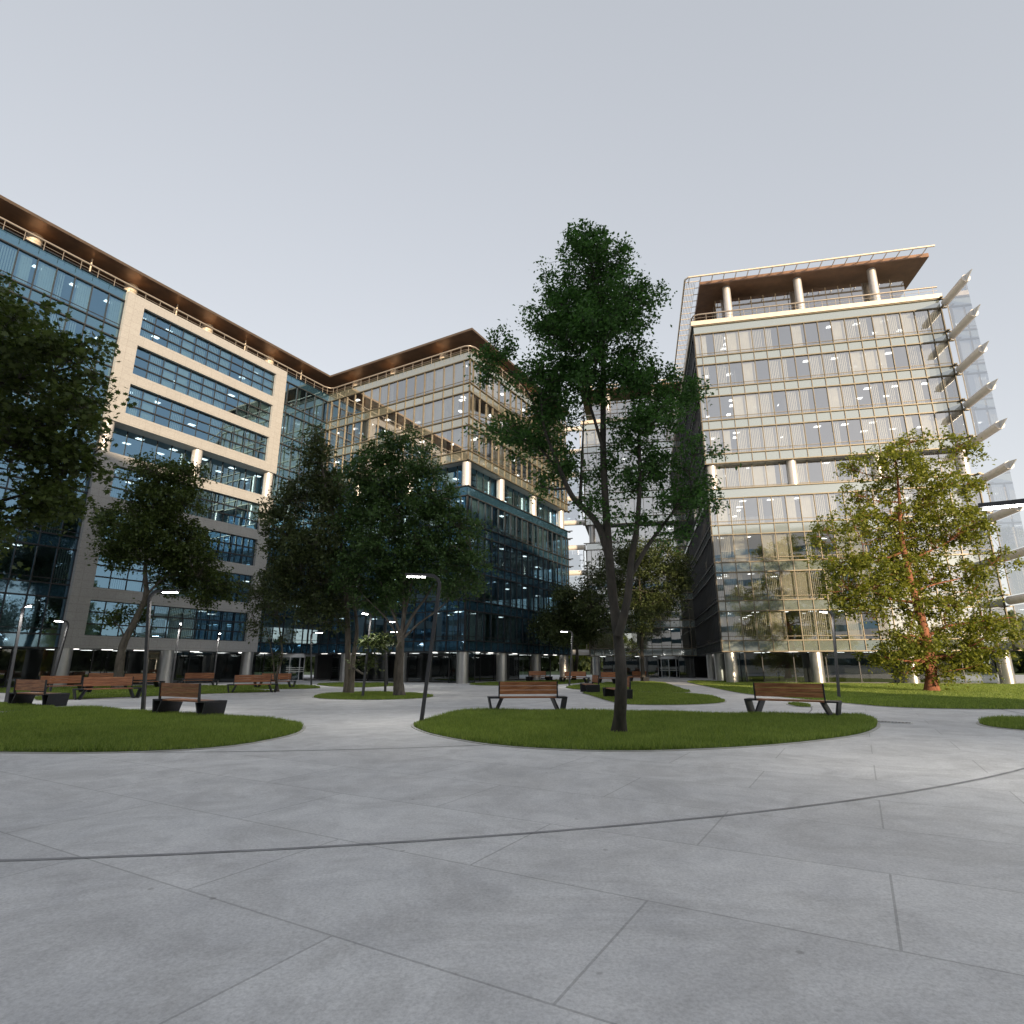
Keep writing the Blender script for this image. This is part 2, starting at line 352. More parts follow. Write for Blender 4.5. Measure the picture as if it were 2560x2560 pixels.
lawn([(1165,1711),(1200,1714.5),(1300,1714.5),(1390,1712),(1440,1709),(1480,1703),(1470,1699),(1390,1701),(1300,1704),(1220,1707)], 160, .12, .035)
lawn([(1411,1719),(1430,1723),(1452,1725),(1492,1726.5),(1577,1729),(1640,1731),(1738,1732),(1700,1722),(1660,1707),(1610,1704.5),(1540,1706),(1490,1709),(1440,1714)], 300, .11, .026)
lawn([(1452,1733),(1500,1728.5),(1577,1731),(1640,1733),(1738,1735),(1790,1744),(1819,1754.5),(1785,1760.5),(1700,1763.5),(1600,1763.5),(1541,1760),(1470,1737)], 650, .10, .018)
lawn([(1707,1704),(1783,1720),(1856,1735),(1940,1742),(2066,1754),(2222,1769),(2367,1773.5),(2560,1774.5),(2800,1772),(2800,1712),(2560,1712),(2300,1711),(2065,1710),(1900,1707),(1760,1702.5)], 330, .11, .024)
lawn([(1965,1760),(1995,1768),(2032,1769),(2015,1762.5),(1990,1759)], 900, .10, .016)
lawn([(1026,1815),(1060,1805),(1104,1794),(1147,1780),(1240,1779),(1400,1779.5),(1540,1782),(1700,1784),(1860,1789.5),(2000,1790),(2090,1789),(2172,1793),(2200,1815),(2150,1840),(1900,1868),(1550,1882),(1250,1868),(1080,1838)], 1500, .13, .012)
lawn([(2443,1808),(2483,1798),(2560,1799),(2800,1798),(2800,1836),(2560,1828),(2470,1818)], 1300, .13, .012)

# ------------------------------------------------------------------ facade kit (works in a building's own frame)
ZB = lambda k: 3.88 + 3.735*k               # window foot of storey k
ZT = lambda k: ZB(k) + 2.74                 # window head
LIGHTS = {}
def facade(root, p, d, n, length, storeys, off, gw, sg, blind=.6, inset={}, top=True, stuff=True, seed=1, bands=None, lights=True, ext=(0, 0), trim=BRONZE):
    r = np.random.default_rng(seed)
    p, d, n = np.array(p, float), np.array(d, float), np.array(n, float)
    P = lambda t, o, z: (p[0]+d[0]*t+n[0]*o, p[1]+d[1]*t+n[1]*o, z)
    def bx(m, t0, t1, o0, o1, z0, z1):
        c = [P(t0,o0,z0),P(t1,o0,z0),P(t1,o1,z0),P(t0,o1,z0),P(t0,o0,z1),P(t1,o0,z1),P(t1,o1,z1),P(t0,o1,z1)]
        m.hexa(c)
    bay = 1.3
    for k in storeys:
        i0 = inset.get(k, 0.0); z0, z1 = ZB(k), ZT(k)
        lo, hi = (i0, length-i0) if i0 else (0, length)
        ts = [lo] + [t for t in np.arange(off, length, bay) if lo+.25 < t < hi-.25] + [hi]
        gm, mm, bm = MB(), MB(), MB()
        for a, b in zip(ts[:-1], ts[1:]):
            sx, sz = r.normal(0, .0022, 2)
            q = lambda t, z: P(t, -i0 + sx*(t-(a+b)/2) + sz*(z-(z0+z1)/2), z)
            gm.quad(q(a, z0), q(b, z0), q(b, z1), q(a, z1))
            if r.random() < blind:
                op = r.choice([.98, .97, .72, .62, .5]); part = b if r.random() < .72 else a+(b-a)*r.uniform(.3, .9)
                pitch = .163; t = a+.08
                while t < part-.06:
                    tw = pitch*op
                    bm.quad(P(t, -i0-.24, z0+.03), P(t+tw, -i0-.24-.03*r.random(), z0+.03), P(t+tw, -i0-.24-.03*r.random(), z1-.02), P(t, -i0-.24, z1-.02)); t += pitch
        for t in ts: bx(mm, t-.03, t+.03, -i0-.06, -i0+(.11 if not i0 else .04), z0-.995 if not i0 else z0, z1)
        for a, b in zip(ts[:-1], ts[1:]): bx(mm, a+.03, b-.03, -i0-.03, -i0+.03, z0+.36, z0+.41)
        gl = gm.build('window_band', gw, root)
        mm.build('mullion', trim, gl)
        if bm.n: bm.build('vertical_blind', BLIND, gl)
        if lights:
            for dep, pitch in ((1.3, 2.6), (3.6, 2.6)):
                on = {}
                for t in np.arange(lo+.9, hi-.6, pitch):
                    if on.setdefault(int(t/5.2), r.random() < .62) and r.random() < .66:
                        m = MB(); tt = t+r.uniform(-.1, .1); bx(m, tt-.3, tt+.3, -i0-dep-.2, -i0-dep+.2, z1-.035, z1+.004)
                        c = Matrix.Rotation(root.rotation_euler[2], 3, 'Z') @ Vector(P(tt, -dep, 0)) + Vector(root.location)
                        LIGHTS.setdefault(root.name, []).append((c.x**2+c.y**2, m))
    for k in (bands if bands is not None else list(storeys)+([max(storeys)+1] if top else [])):
        z0, z1 = ZB(k)-.995, ZB(k)
        sm, tm = MB(), MB()
        ts = [0] + [t for t in np.arange(off, length, bay) if .25 < t < length-.25] + [length]
        for a, b in zip(ts[:-1], ts[1:]):
            sx, sz = r.normal(0, .002, 2)
            q = lambda t, z: P(t, .02 + sx*(t-(a+b)/2) + sz*(z-(z0+z1)/2), z)
            sm.quad(q(a, z0+.02), q(b, z0+.02), q(b, z1-.02), q(a, z1-.02))
        bx(tm, -ext[0], length+ext[1], -.08, .15, z0-.05, z0+.05); bx(tm, -ext[0], length+ext[1], -.08, .15, z1-.05, z1+.05)
        s = sm.build('spandrel', sg, root); tm.build('trim', trim, s)
def ground_floor(root, p, d, n, length, inset=2.6, pitch=2.6, lights=True, seed=3):
    r = np.random.default_rng(seed)
    p, d, n = np.array(p, float), np.array(d, float), np.array(n, float)
    P = lambda t, o, z: (p[0]+d[0]*t+n[0]*o, p[1]+d[1]*t+n[1]*o, z)
    gm, mm = MB(), MB(); ts = np.linspace(inset*.5, length-inset*.2, max(2, int(length/pitch)))
    for a, b in zip(ts[:-1], ts[1:]):
        gm.quad(P(a, -inset, .12), P(b, -inset, .12), P(b, -inset, 2.86), P(a, -inset, 2.86))
    for t in ts:
        c = [P(t-.04,-inset-.05,.02),P(t+.04,-inset-.05,.02),P(t+.04,-inset+.05,.02),P(t-.04,-inset+.05,.02)]
        mm.hexa(c+[(x, y, 2.86) for x, y, _ in c])
    c = [P(ts[0],-inset-.06,.01),P(ts[-1],-inset-.06,.01),P(ts[-1],-inset+.06,.01),P(ts[0],-inset+.06,.01)]
    mm.hexa(c+[(x, y, .12) for x, y, _ in c])
    gl = gm.build('lobby_glazing', GG, root); mm.build('mullion', DARKM, gl)
    if lights:
        for o in (-1.2, -4.6):
            for t in np.arange(1.5, length-1, 2.5):
                if r.random() < .75:
                    m = MB(); c = [P(t-.4,o-.07,2.845),P(t+.4,o-.07,2.845),P(t+.4,o+.07,2.845),P(t-.4,o+.07,2.845)]
                    m.hexa(c+[(x, y, 2.875) for x, y, _ in c])
                    cc = Matrix.Rotation(root.rotation_euler[2], 3, 'Z') @ Vector(P(t, o, 0)) + Vector(root.location)
                    LIGHTS.setdefault(root.name, []).append((cc.x**2+cc.y**2-600, m))
def flush_lights(root):
    ls = sorted(LIGHTS.get(root.name, []), key=lambda x: x[0])
    for _, m in ls[:100]: m.build('ceiling_light', LIGHTP, root)
    if ls[100:]:
        a = MB()
        for _, m in ls[100:]: a.add(np.concatenate(m.v), m.f)
        prop(a.build('ceiling_light', LIGHTP, root), kind='stuff')
def column(root, x, y, z0, z1, r, m):
    c = MB(); c.cyl(x, y, z0, z1, r, n=32); c.build('column', m, root, smooth=True)
def warm_spot(root, x, y, z, energy=9):
    l = bpy.data.lights.new('uplight', 'SPOT'); l.energy = energy; l.color = (1, .62, .30); l.spot_size = radians(125); l.spot_blend = 1; l.shadow_soft_size = .06
    o = bpy.data.objects.new('uplight', l); COL.objects.link(o); o.parent = root; o.location = (x, y, z); o.rotation_euler = (pi, 0, 0)
def revolving_door(root, x, y, r=1.35):
    m = MB(); m.cyl(x, y, 2.45, 2.84, r+.08, n=40); drum = m.build('revolving_door', FIN, root, smooth=True)
    gm, fm, st = MB(), MB(), MB(); n = 24; a = np.linspace(0, 2*pi, n+1)
    for i in range(n):
        p = lambda t: (x+r*cos(t), y+r*sin(t))
        gm.quad((*p(a[i]), .08), (*p(a[i+1]), .08), (*p(a[i+1]), 2.45), (*p(a[i]), 2.45))
        if i % 3 == 0: fm.cyl(*p(a[i]), .02, 2.45, .045, n=8)
        for z in (.95, 1.15, 1.35):
            if i % 12 not in (0, 1): 
                q = lambda t: (x+(r+.012)*cos(t), y+(r+.012)*sin(t)); st.quad((*q(a[i]), z), (*q(a[i+1]), z), (*q(a[i+1]), z+.07), (*q(a[i]), z+.07))
    fm.cyl(x, y, .02, .1, r+.06, n=40); fm.cyl(x, y, .1, 2.45, .05, n=8)
    for t in (.3, .3+2*pi/3, .3+4*pi/3): gm.quad((x, y, .12), (x+r*.95*cos(t), y+r*.95*sin(t), .12), (x+r*.95*cos(t), y+r*.95*sin(t), 2.4), (x, y, 2.4))
    gm.build('pane', GG, drum); fm.build('frame', FIN, drum); st.build('stripe', simple('white_film', (.6, .62, .58), .6), drum)
def railing(root, pts, z):
    m = MB(); m.tube([(x, y, z) for x, y in pts], .085, n=10)
    m.tube([(x, y, z-.42) for x, y in pts], .02, n=6)
    for (x0, y0), (x1, y1) in zip(pts[:-1], pts[1:]):
        l = hypot(x1-x0, y1-y0)
        for t in np.arange(.4, l, 1.3): m.tube([(x0+(x1-x0)*t/l, y0+(y1-y0)*t/l, z-.85), (x0+(x1-x0)*t/l, y0+(y1-y0)*t/l, z)], .025, n=6)
    m.build('railing', RAILM, root, smooth=True)

# ------------------------------------------------------------------ left building: glass wings + stone front
LB = empty('office_building', (-4.4, 55, 0), radians(60))       # x runs along the stone front, y back along the inner wing
prop(LB, 'L-shaped blue glass office building with a pale stone front and brown roof canopy', 'office building')
SF = 20.9                                                       # plane of the glass beside the stone front
LW = 46.0                                                       # length of the left wing
K8 = range(8)
facade(LB, (-LW, SF), (1, 0), (0, -1), LW-23.6, K8, .35, GW_L, SG_L, .5, seed=11, trim=BRONZE_D)
facade(LB, (-6.6, SF), (1, 0), (0, -1), 6.6, K8, .65, GW_L, SG_L, .6, seed=12, trim=BRONZE_D)
for ks, bs, gw_, sg_, tr_, bl_ in ((range(0, 5), range(0, 5), GW_L, SG_L, BRONZE_D, .6), (range(5, 8), range(5, 9), GW_R, SG_O, BRONZE, .72)):
    facade(LB, (0, SF), (0, -1), (-1, 0), SF, ks, .65, gw_, sg_, bl_, {4: 1.1}, seed=13, bands=bs, ext=(0, .15), trim=tr_)
    facade(LB, (0, 0), (1, 0), (0, -1), 23.5, ks, .65, gw_, sg_, bl_, {4: 1.1}, seed=14, bands=bs, ext=(.15, .7), trim=tr_)
facade(LB, (23.5, 0), (0, 1), (1, 0), 20, K8, .65, GW_L, SG_L, .25, {4: 1.1}, seed=15, lights=False, ext=(.7, 0), trim=BRONZE_D)
# stone front
sx0, sx1, wx0, wx1, sy0, sy1 = -23.6, -6.6, -22.15, -7.95, 20.4, 21.0
st = MB()
st.box(sx0, sx1, sy0, sy1, 2.9, ZB(0))
for k in (0, 1, 2, 3, 5, 6, 7):
    st.box(sx0, wx0, sy0, sy1, ZB(k), ZT(k)); st.box(wx1, sx1, sy0, sy1, ZB(k), ZT(k))
    st.box(sx0, sx1, sy0, sy1, ZT(k), ZB(k+1) if k < 7 else 33.65)
st.box(sx0, sx1, sy0, sy1, ZT(4), ZB(5))
st.build('stone_front', STONE, LB)
r = np.random.default_rng(5)
for k in (0, 1, 2, 3, 5, 6, 7):
    z0, z1 = ZB(k), ZT(k); ts = np.linspace(wx0, wx1, 12); zs = np.linspace(z0, z1, 4)
    gm, fm, bm = MB(), MB(), MB(); y = sy0+.36
    for a, b in zip(ts[:-1], ts[1:]):
        for c, e in zip(zs[:-1], zs[1:]):
            sx, sz = r.normal(0, .002, 2)
            q = lambda t, z: (t, y+sx*(t-(a+b)/2)+sz*(z-(c+e)/2), z)
            gm.quad(q(a, c), q(b, c), q(b, e), q(a, e))
        if r.random() < .8:
            op = r.choice([.97, .8, .7, .6]); t = a+.06
            while t < b-.1: bm.quad((t, y+.22, z0), (t+.163*op, y+.22, z0), (t+.163*op, y+.22, z1), (t, y+.22, z1)); t += .163
    for t in ts: fm.box(t-.03, t+.03, y-.05, y+.05, z0, z1)
    for z in zs: 
        for a, b in zip(ts[:-1], ts[1:]): fm.box(a+.03, b-.03, y-.09, y+.06, max(z-.05, z0), min(z+.05, z1))
    gl = gm.build('window_band', GW_L, LB); fm.build('frame', DARKM, gl); bm.build('vertical_blind', BLIND, gl)
    for dep in (1.4, 3.6):
        for t in np.arange(wx0+.8, wx1, 2.4):
            if r.random() < .38:
                m = MB(); m.box(t-.3, t+.3, y+dep-.2, y+dep+.2, z1-.05, z1-.005)
                c = Matrix.Rotation(radians(60), 3, 'Z') @ Vector((t, y+dep, 0)) + Vector((-4.4, 55, 0)); LIGHTS.setdefault(LB.name, []).append((c.x**2+c.y**2, m))
# open storey of the stone front
gm, mm = MB(), MB(); y = sy0+1.5; ts = np.linspace(sx0, sx1, 14)
for a, b in zip(ts[:-1], ts[1:]): gm.quad((a, y, ZB(4)), (b, y, ZB(4)), (b, y, ZT(4)), (a, y, ZT(4)))
for t in ts: mm.box(t-.03, t+.03, y-.06, y+.06, ZB(4), ZT(4))
gl = gm.build('window_band', GW_L, LB); mm.build('mullion', DARKM, gl)
for t in np.arange(sx0+1, sx1, 3.1):
    for dep in (2.4, 4.6):
        m = MB(); m.box(t-.3, t+.3, sy0+dep-.2, sy0+dep+.2, ZT(4)-.04, ZT(4)-.004); LIGHTS.setdefault(LB.name, []).append((4000, m))
for x in (-23.0, -15.1, -7.1): column(LB, x, 21.0, ZB(4), ZT(4), .46, COLP)
for x in (-23.0, -15.1, -7.1): column(LB, x, 21.1, 0, 2.9, .55, COLM)
for x in (-31, -38.5): column(LB, x, 21.6, 0, 2.9, .55, COLM)
for x in (.55, 7.6, 15.2, 22.7): column(LB, x, .55, 0, 2.9, .55, COLM)
for y in (7.9, 15.4): column(LB, .55, y, 0, 2.9, .55, COLM)
for x in (.52, 7.15, 14.75, 22.6): column(LB, x, .52, ZB(4), ZT(4), .46, COLP)
for y in (7.9, 15.4): column(LB, .52, y, ZB(4), ZT(4), .46, COLP)
# floors: each slab reaches from a window head to the next window foot
for k in range(0, 9):
    z0 = ZT(k-1) if k else 2.885; z1 = ZB(k)-.02 if k < 8 else 33.4
    m = MB(); e = .12
    m.box(-LW+e, 0, SF+e, SF+16, z0, z1); m.box(e, 23.5-e, e, SF+16, z0, z1)
    m.build('floor_slab', CEIL, LB)
m = MB(); m.box(-LW, -.02, SF+8.5, SF+9, 0, 33.3); m.box(9, 16, 8, SF+8.6, 0, 33.3); m.build('core', CORE, LB)
pm = MB(); r = np.random.default_rng(9)
for k in K8:
    for t in np.arange(-LW+4, -2, 6.5):
        if r.random() < .7: pm.box(t-.06, t+.06, SF+1.6, SF+8.4, ZB(k), ZT(k))
    for t in np.arange(5, 19, 5.2):
        if r.random() < .6: pm.box(.9, 9, t-.06, t+.06, ZB(k), ZT(k))
        if r.random() < .6: pm.box(t-.06, t+.06, .9, 8, ZB(k), ZT(k))
pm.build('partition_wall', CORE, LB)
# ground floor
ground_floor(LB, (-LW, SF), (1, 0), (0, -1), LW, seed=21)
ground_floor(LB, (0, SF), (0, -1), (-1, 0), SF, seed=22)
ground_floor(LB, (0, 0), (1, 0), (0, -1), 23.5, seed=23)
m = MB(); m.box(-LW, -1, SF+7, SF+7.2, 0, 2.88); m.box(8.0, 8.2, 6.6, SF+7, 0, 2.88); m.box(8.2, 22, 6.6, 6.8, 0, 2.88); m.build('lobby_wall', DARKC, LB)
revolving_door(LB, -.9, SF+1.2)
# roof: parapet, rail, drums, canopy
Zc = 35.75
m = MB(); m.box(-LW, 23.5, SF+4, SF+15, 33.4, Zc-.004); m.box(4, 20, 4, SF+4, 33.4, Zc-.004); m.build('penthouse', DARKM, LB)
m = MB(); o = .55
for (x0, x1, y0, y1) in ((-LW, -o, SF-o, SF+16), (-o, 23.5+o, -o, SF+16)): m.box(x0, x1, y0, y1, Zc, Zc+.2)
cn = m.build('roof_canopy', SOFFIT, LB)
m = MB(); m.box(-LW, -o-.03, SF-o-.03, SF-o, Zc-.01, Zc+.24); m.box(-o-.03, -o, -o-.03, SF-o, Zc-.01, Zc+.24); m.box(-o, 23.5+o, -o-.03, -o, Zc-.01, Zc+.24); m.build('fascia', FASCIA, cn)
for x in np.arange(-45.4, -1, 7.55): 
    column(LB, x+.3, SF+2.0, 33.4, Zc, .55, CREAM); warm_spot(LB, x+.3, SF+.9, 34.5); warm_spot(LB, x+4, SF+.5, 34.5, 5)
    m = MB(); m.tube([(x+4.1, SF+1.0, 33.5), (x+4.1, SF+1.0, Zc)], .07); m.build('support_post', CREAM, LB)
for y in (5.0, 12.3, 18.3): column(LB, 2.0, y, 33.4, Zc, .5, CREAM); warm_spot(LB, .95, y, 34.5)
for x in (7.6, 15.2, 22.6): column(LB, x, 2.0, 33.4, Zc, .5, CREAM); warm_spot(LB, x, .95, 34.5)
railing(LB, [(-LW, SF-.45), (-1.2, SF-.45), (-.5, SF-.75), (-.3, SF-1.3), (-.3, .5), (-.1, 0), (.5, -.3), (23.5, -.3)], 34.25)
flush_lights(LB)

# ------------------------------------------------------------------ right building
RB = empty('office_building', (19.9, 56.5, 0), radians(-12))    # x along the sunlit front, y along its shaded side
prop(RB, 'sunlit glass office building with gold window profiles, round columns and tubular glass fins', 'office building')
K9 = range(9)
facade(RB, (0, 0), (1, 0), (0, -1), 23.9, K9, .65, GW_R, SG_R, .84, {4: .7}, seed=31, ext=(.1, .55))
facade(RB, (0, 24.3), (0, -1), (-1, 0), 24.3, K9, .65, GW_R, SG_R, .5, {4: 1.0}, seed=32, ext=(0, .1), trim=BRONZE_D)  # same profiles as the front, trim darkened to paint in this side's shade
facade(RB, (-14.4, 24.3), (1, 0), (0, -1), 14.4, K9, .65, GW_R, SG_R, .75, {4: 1.0}, seed=33, ext=(.4, 0))
facade(RB, (23.9, 0), (0, 1), (1, 0), 20, K9, .65, GW_R, SG_R, .3, {4: 1.0}, seed=34, lights=False, ext=(.55, 0))
facade(RB, (-14.4, 38), (0, -1), (-1, 0), 13.7, K9, .65, GW_R, SG_R, .3, {4: 1.0}, seed=35, lights=False)
for k in range(0, 10):
    z0 = ZT(k-1) if k else 2.885; z1 = ZB(k)-.02 if k < 9 else 37.45
    m = MB(); e = .12
    m.box(e, 23.9-e, e, 38, z0, z1); m.box(-14.4+e, e, 24.3+e, 38, z0, z1); m.build('floor_slab', CEIL, RB)
m = MB(); m.box(7.5, 17, 8, 37, 0, 37.3); m.box(-8, 7.5, 31.5, 37, 0, 37.3); m.build('core', CORE, RB)
pm = MB(); r = np.random.default_rng(10)
for k in K9:
    for t in np.arange(4, 22, 4.6):
        if r.random() < .6: pm.box(t-.06, t+.06, 1.2, 8, ZB(k), ZT(k))
    for t in np.arange(12, 22, 4.6):
        if r.random() < .6: pm.box(1.2, 7.5, t-.06, t+.06, ZB(k), ZT(k))
    if k in (2, 3, 5, 6): pm.box(.9, 6.5, 1.9, 2.0, ZB(k), ZB(k)+1.2)
pm.build('partition_wall', CORE, RB)
ground_floor(RB, (0, 0), (1, 0), (0, -1), 23.9, 2.0, seed=41)
ground_floor(RB, (0, 24.3), (0, -1), (-1, 0), 24.3, 2.0, seed=42)
ground_floor(RB, (-14.4, 24.3), (1, 0), (0, -1), 14.4, 2.0, seed=43)
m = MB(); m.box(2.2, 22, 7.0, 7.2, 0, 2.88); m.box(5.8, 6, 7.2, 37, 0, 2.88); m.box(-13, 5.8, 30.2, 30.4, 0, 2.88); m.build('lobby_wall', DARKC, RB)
for x in (.75, 8.25, 15.95, 23.3): column(RB, x, .65, 0, 2.9, .55, COLM); column(RB, x if x > 1 else .6, .55, ZB(4), ZT(4), .45, COLP)
for y in (8.2, 15.8): column(RB, .65, y, 0, 2.9, .55, COLM); column(RB, .5, y, ZB(4), ZT(4), .42, COLP)
for x in (-13.6, -7.2): column(RB, x, 24.9, 0, 2.9, .55, COLM); column(RB, x, 24.85, ZB(4), ZT(4), .42, COLP)
revolving_door(RB, -3.9, 25.4)
# parapet with rail, set-back top storey, canopy
m = MB(); o = .25
m.box(-o, 23.9+o, -o, 0, 37.55, 38.05); m.box(-o, 0, 0, 24.3-o, 37.55, 38.05); m.box(-14.4-o, 0, 24.3-o, 24.3, 37.55, 38.05); m.build('parapet', CREAM, RB)
railing(RB, [(23.9, -.1), (.6, -.1), (.1, .05), (-.05, .6), (-.05, 24.2)], 38.9); railing(RB, [(-.1, 24.2), (-14.5, 24.2)], 38.9)
gm, mm = MB(), MB()
for (a, b, fx) in ((3, 23, True), (3, 26, False), (-13, 3, None)):
    ts = np.arange(a, b+.01, 1.3)
    for t0, t1 in zip(ts[:-1], ts[1:]):
        p = (lambda t: (t, 3.0)) if fx else ((lambda t: (3.0, t)) if fx is False else (lambda t: (t, 27.3)))
        gm.quad((*p(t0), 37.5), (*p(t1), 37.5), (*p(t1), 42.4), (*p(t0), 42.4))
        mm.tube([(*p(t0), 37.5), (*p(t0), 42.4)], .04, n=4)
        for z in (39.4, 40.9): mm.tube([(*p(t0), z), (*p(t1), z)], .035, n=4)
gl = gm.build('penthouse_window', GW_R, RB); mm.build('mullion', BRONZE, gl)
m = MB(); m.box(9, 17, 9, 36, 37.4, 43.2); m.box(-7, 9, 32, 36, 37.4, 43.2); m.build('penthouse_core', CORE, RB)
for x in (4.2, 11.7, 19.2): column(RB, x, 2.1, 37.5, 43.3, .42, COLP)
for x in (-10.5, -3.5): column(RB, x, 26.4, 37.5, 43.3, .42, COLP)
m = MB(); m.box(1.2, 24.4, 1.0, 38, 43.3, 43.75); m.box(-14.6, 1.2, 25.3, 38, 43.3, 43.75); cn = m.build('roof_canopy', SOFFIT, RB)
m = MB(); pts = [(24.4, -.3), (-.1, -.3), (-.45, .1), (-.45, 24.0), (-14.6, 24.0)]
m.tube([(x, y, 43.6) for x, y in pts], .11, n=10)
for t in np.arange(.6, 25, 1.25): m.tube([(-.45, t, 43.6), (1.2, t, 43.6)], .05, n=6)
for t in np.arange(0, 24.4, 1.25): m.tube([(t, -.3, 43.6), (t, 1.0, 43.6)], .05, n=6)
for t in np.arange(-14, 0, 1.25): m.tube([(t, 24.0, 43.6), (t, 25.3, 43.6)], .05, n=6)
for q in np.arange(.2, 1.2, .18): m.tube([(q-.4, .6, 43.5), (q-.4, 24.6, 43.5)], .022, n=4)
m.build('canopy_frame', CREAM, cn, smooth=True)
# tubular fins with glass screens at the two free ends
def fin(x0, y0, dx, dy, z, ln, glassy):
    m = MB(); p = lambda t, dz=0: (x0+dx*t, y0+dy*t, z+dz)
    m.tube([p(0), p(ln)], .37, n=20); tb = m.build('fin_tube', TUBE, RB, smooth=True)
    m = MB(); nx, ny = -dy*.035, dx*.035
    A_, B_, C_ = p(ln, .34), p(ln, -.36), p(ln+1.1, .16)
    m.add([(A_[0]+nx, A_[1]+ny, A_[2]), (B_[0]+nx, B_[1]+ny, B_[2]), (C_[0]+nx, C_[1]+ny, C_[2]), (A_[0]-nx, A_[1]-ny, A_[2]), (B_[0]-nx, B_[1]-ny, B_[2]), (C_[0]-nx, C_[1]-ny, C_[2])], [(0, 1, 2), (5, 4, 3), (0, 3, 4, 1), (1, 4, 5, 2), (2, 5, 3, 0)])
    m.build('fin_tip', FIN, tb)
    m = MB(); m.cyl(0, 0, 0, 0, 0) if False else None
    if glassy:
        m.quad(p(.35, .44), p(ln-.1, .44), p(ln-.1, 3.28), p(.35, 3.28)); gq = m.build('glass_screen', GS, tb)
        m = MB(); m.tube([p(.3, .44), p(.3, 3.28)], .06, n=4); m.build('glass_frame', CREAM, gq)
for k in range(0, 10):
    fin(24.35, -.1, 0, -1, ZB(k)-.5, 4.0, k not in (4, 9)); fin(-14.55, 24.5, -1, 0, ZB(k)-.5, 3.6, k not in (4, 9))
flush_lights(RB)

# ------------------------------------------------------------------ unseen block added behind the viewpoint to keep the square in shade
SHADE_BLOCK = empty('office_building', (-22, -38, 0))
prop(SHADE_BLOCK, 'plain pale block added unseen behind the viewpoint to shade the square', 'office building')
m = MB(); m.box(-50, 68, -8, 8, 0, 33); m.build('wall', simple('pale_render', (.82, .79, .76), .8, 0, .05, .3), SHADE_BLOCK)  # added sun blocker, kept pale so the glass opposite mirrors it light
for k in range(8):
    m = MB(); m.box(-49, 67, 8, 8.06, 1.7+3.6*k, 3.1+3.6*k); m.build('window_band', SG_L, SHADE_BLOCK)

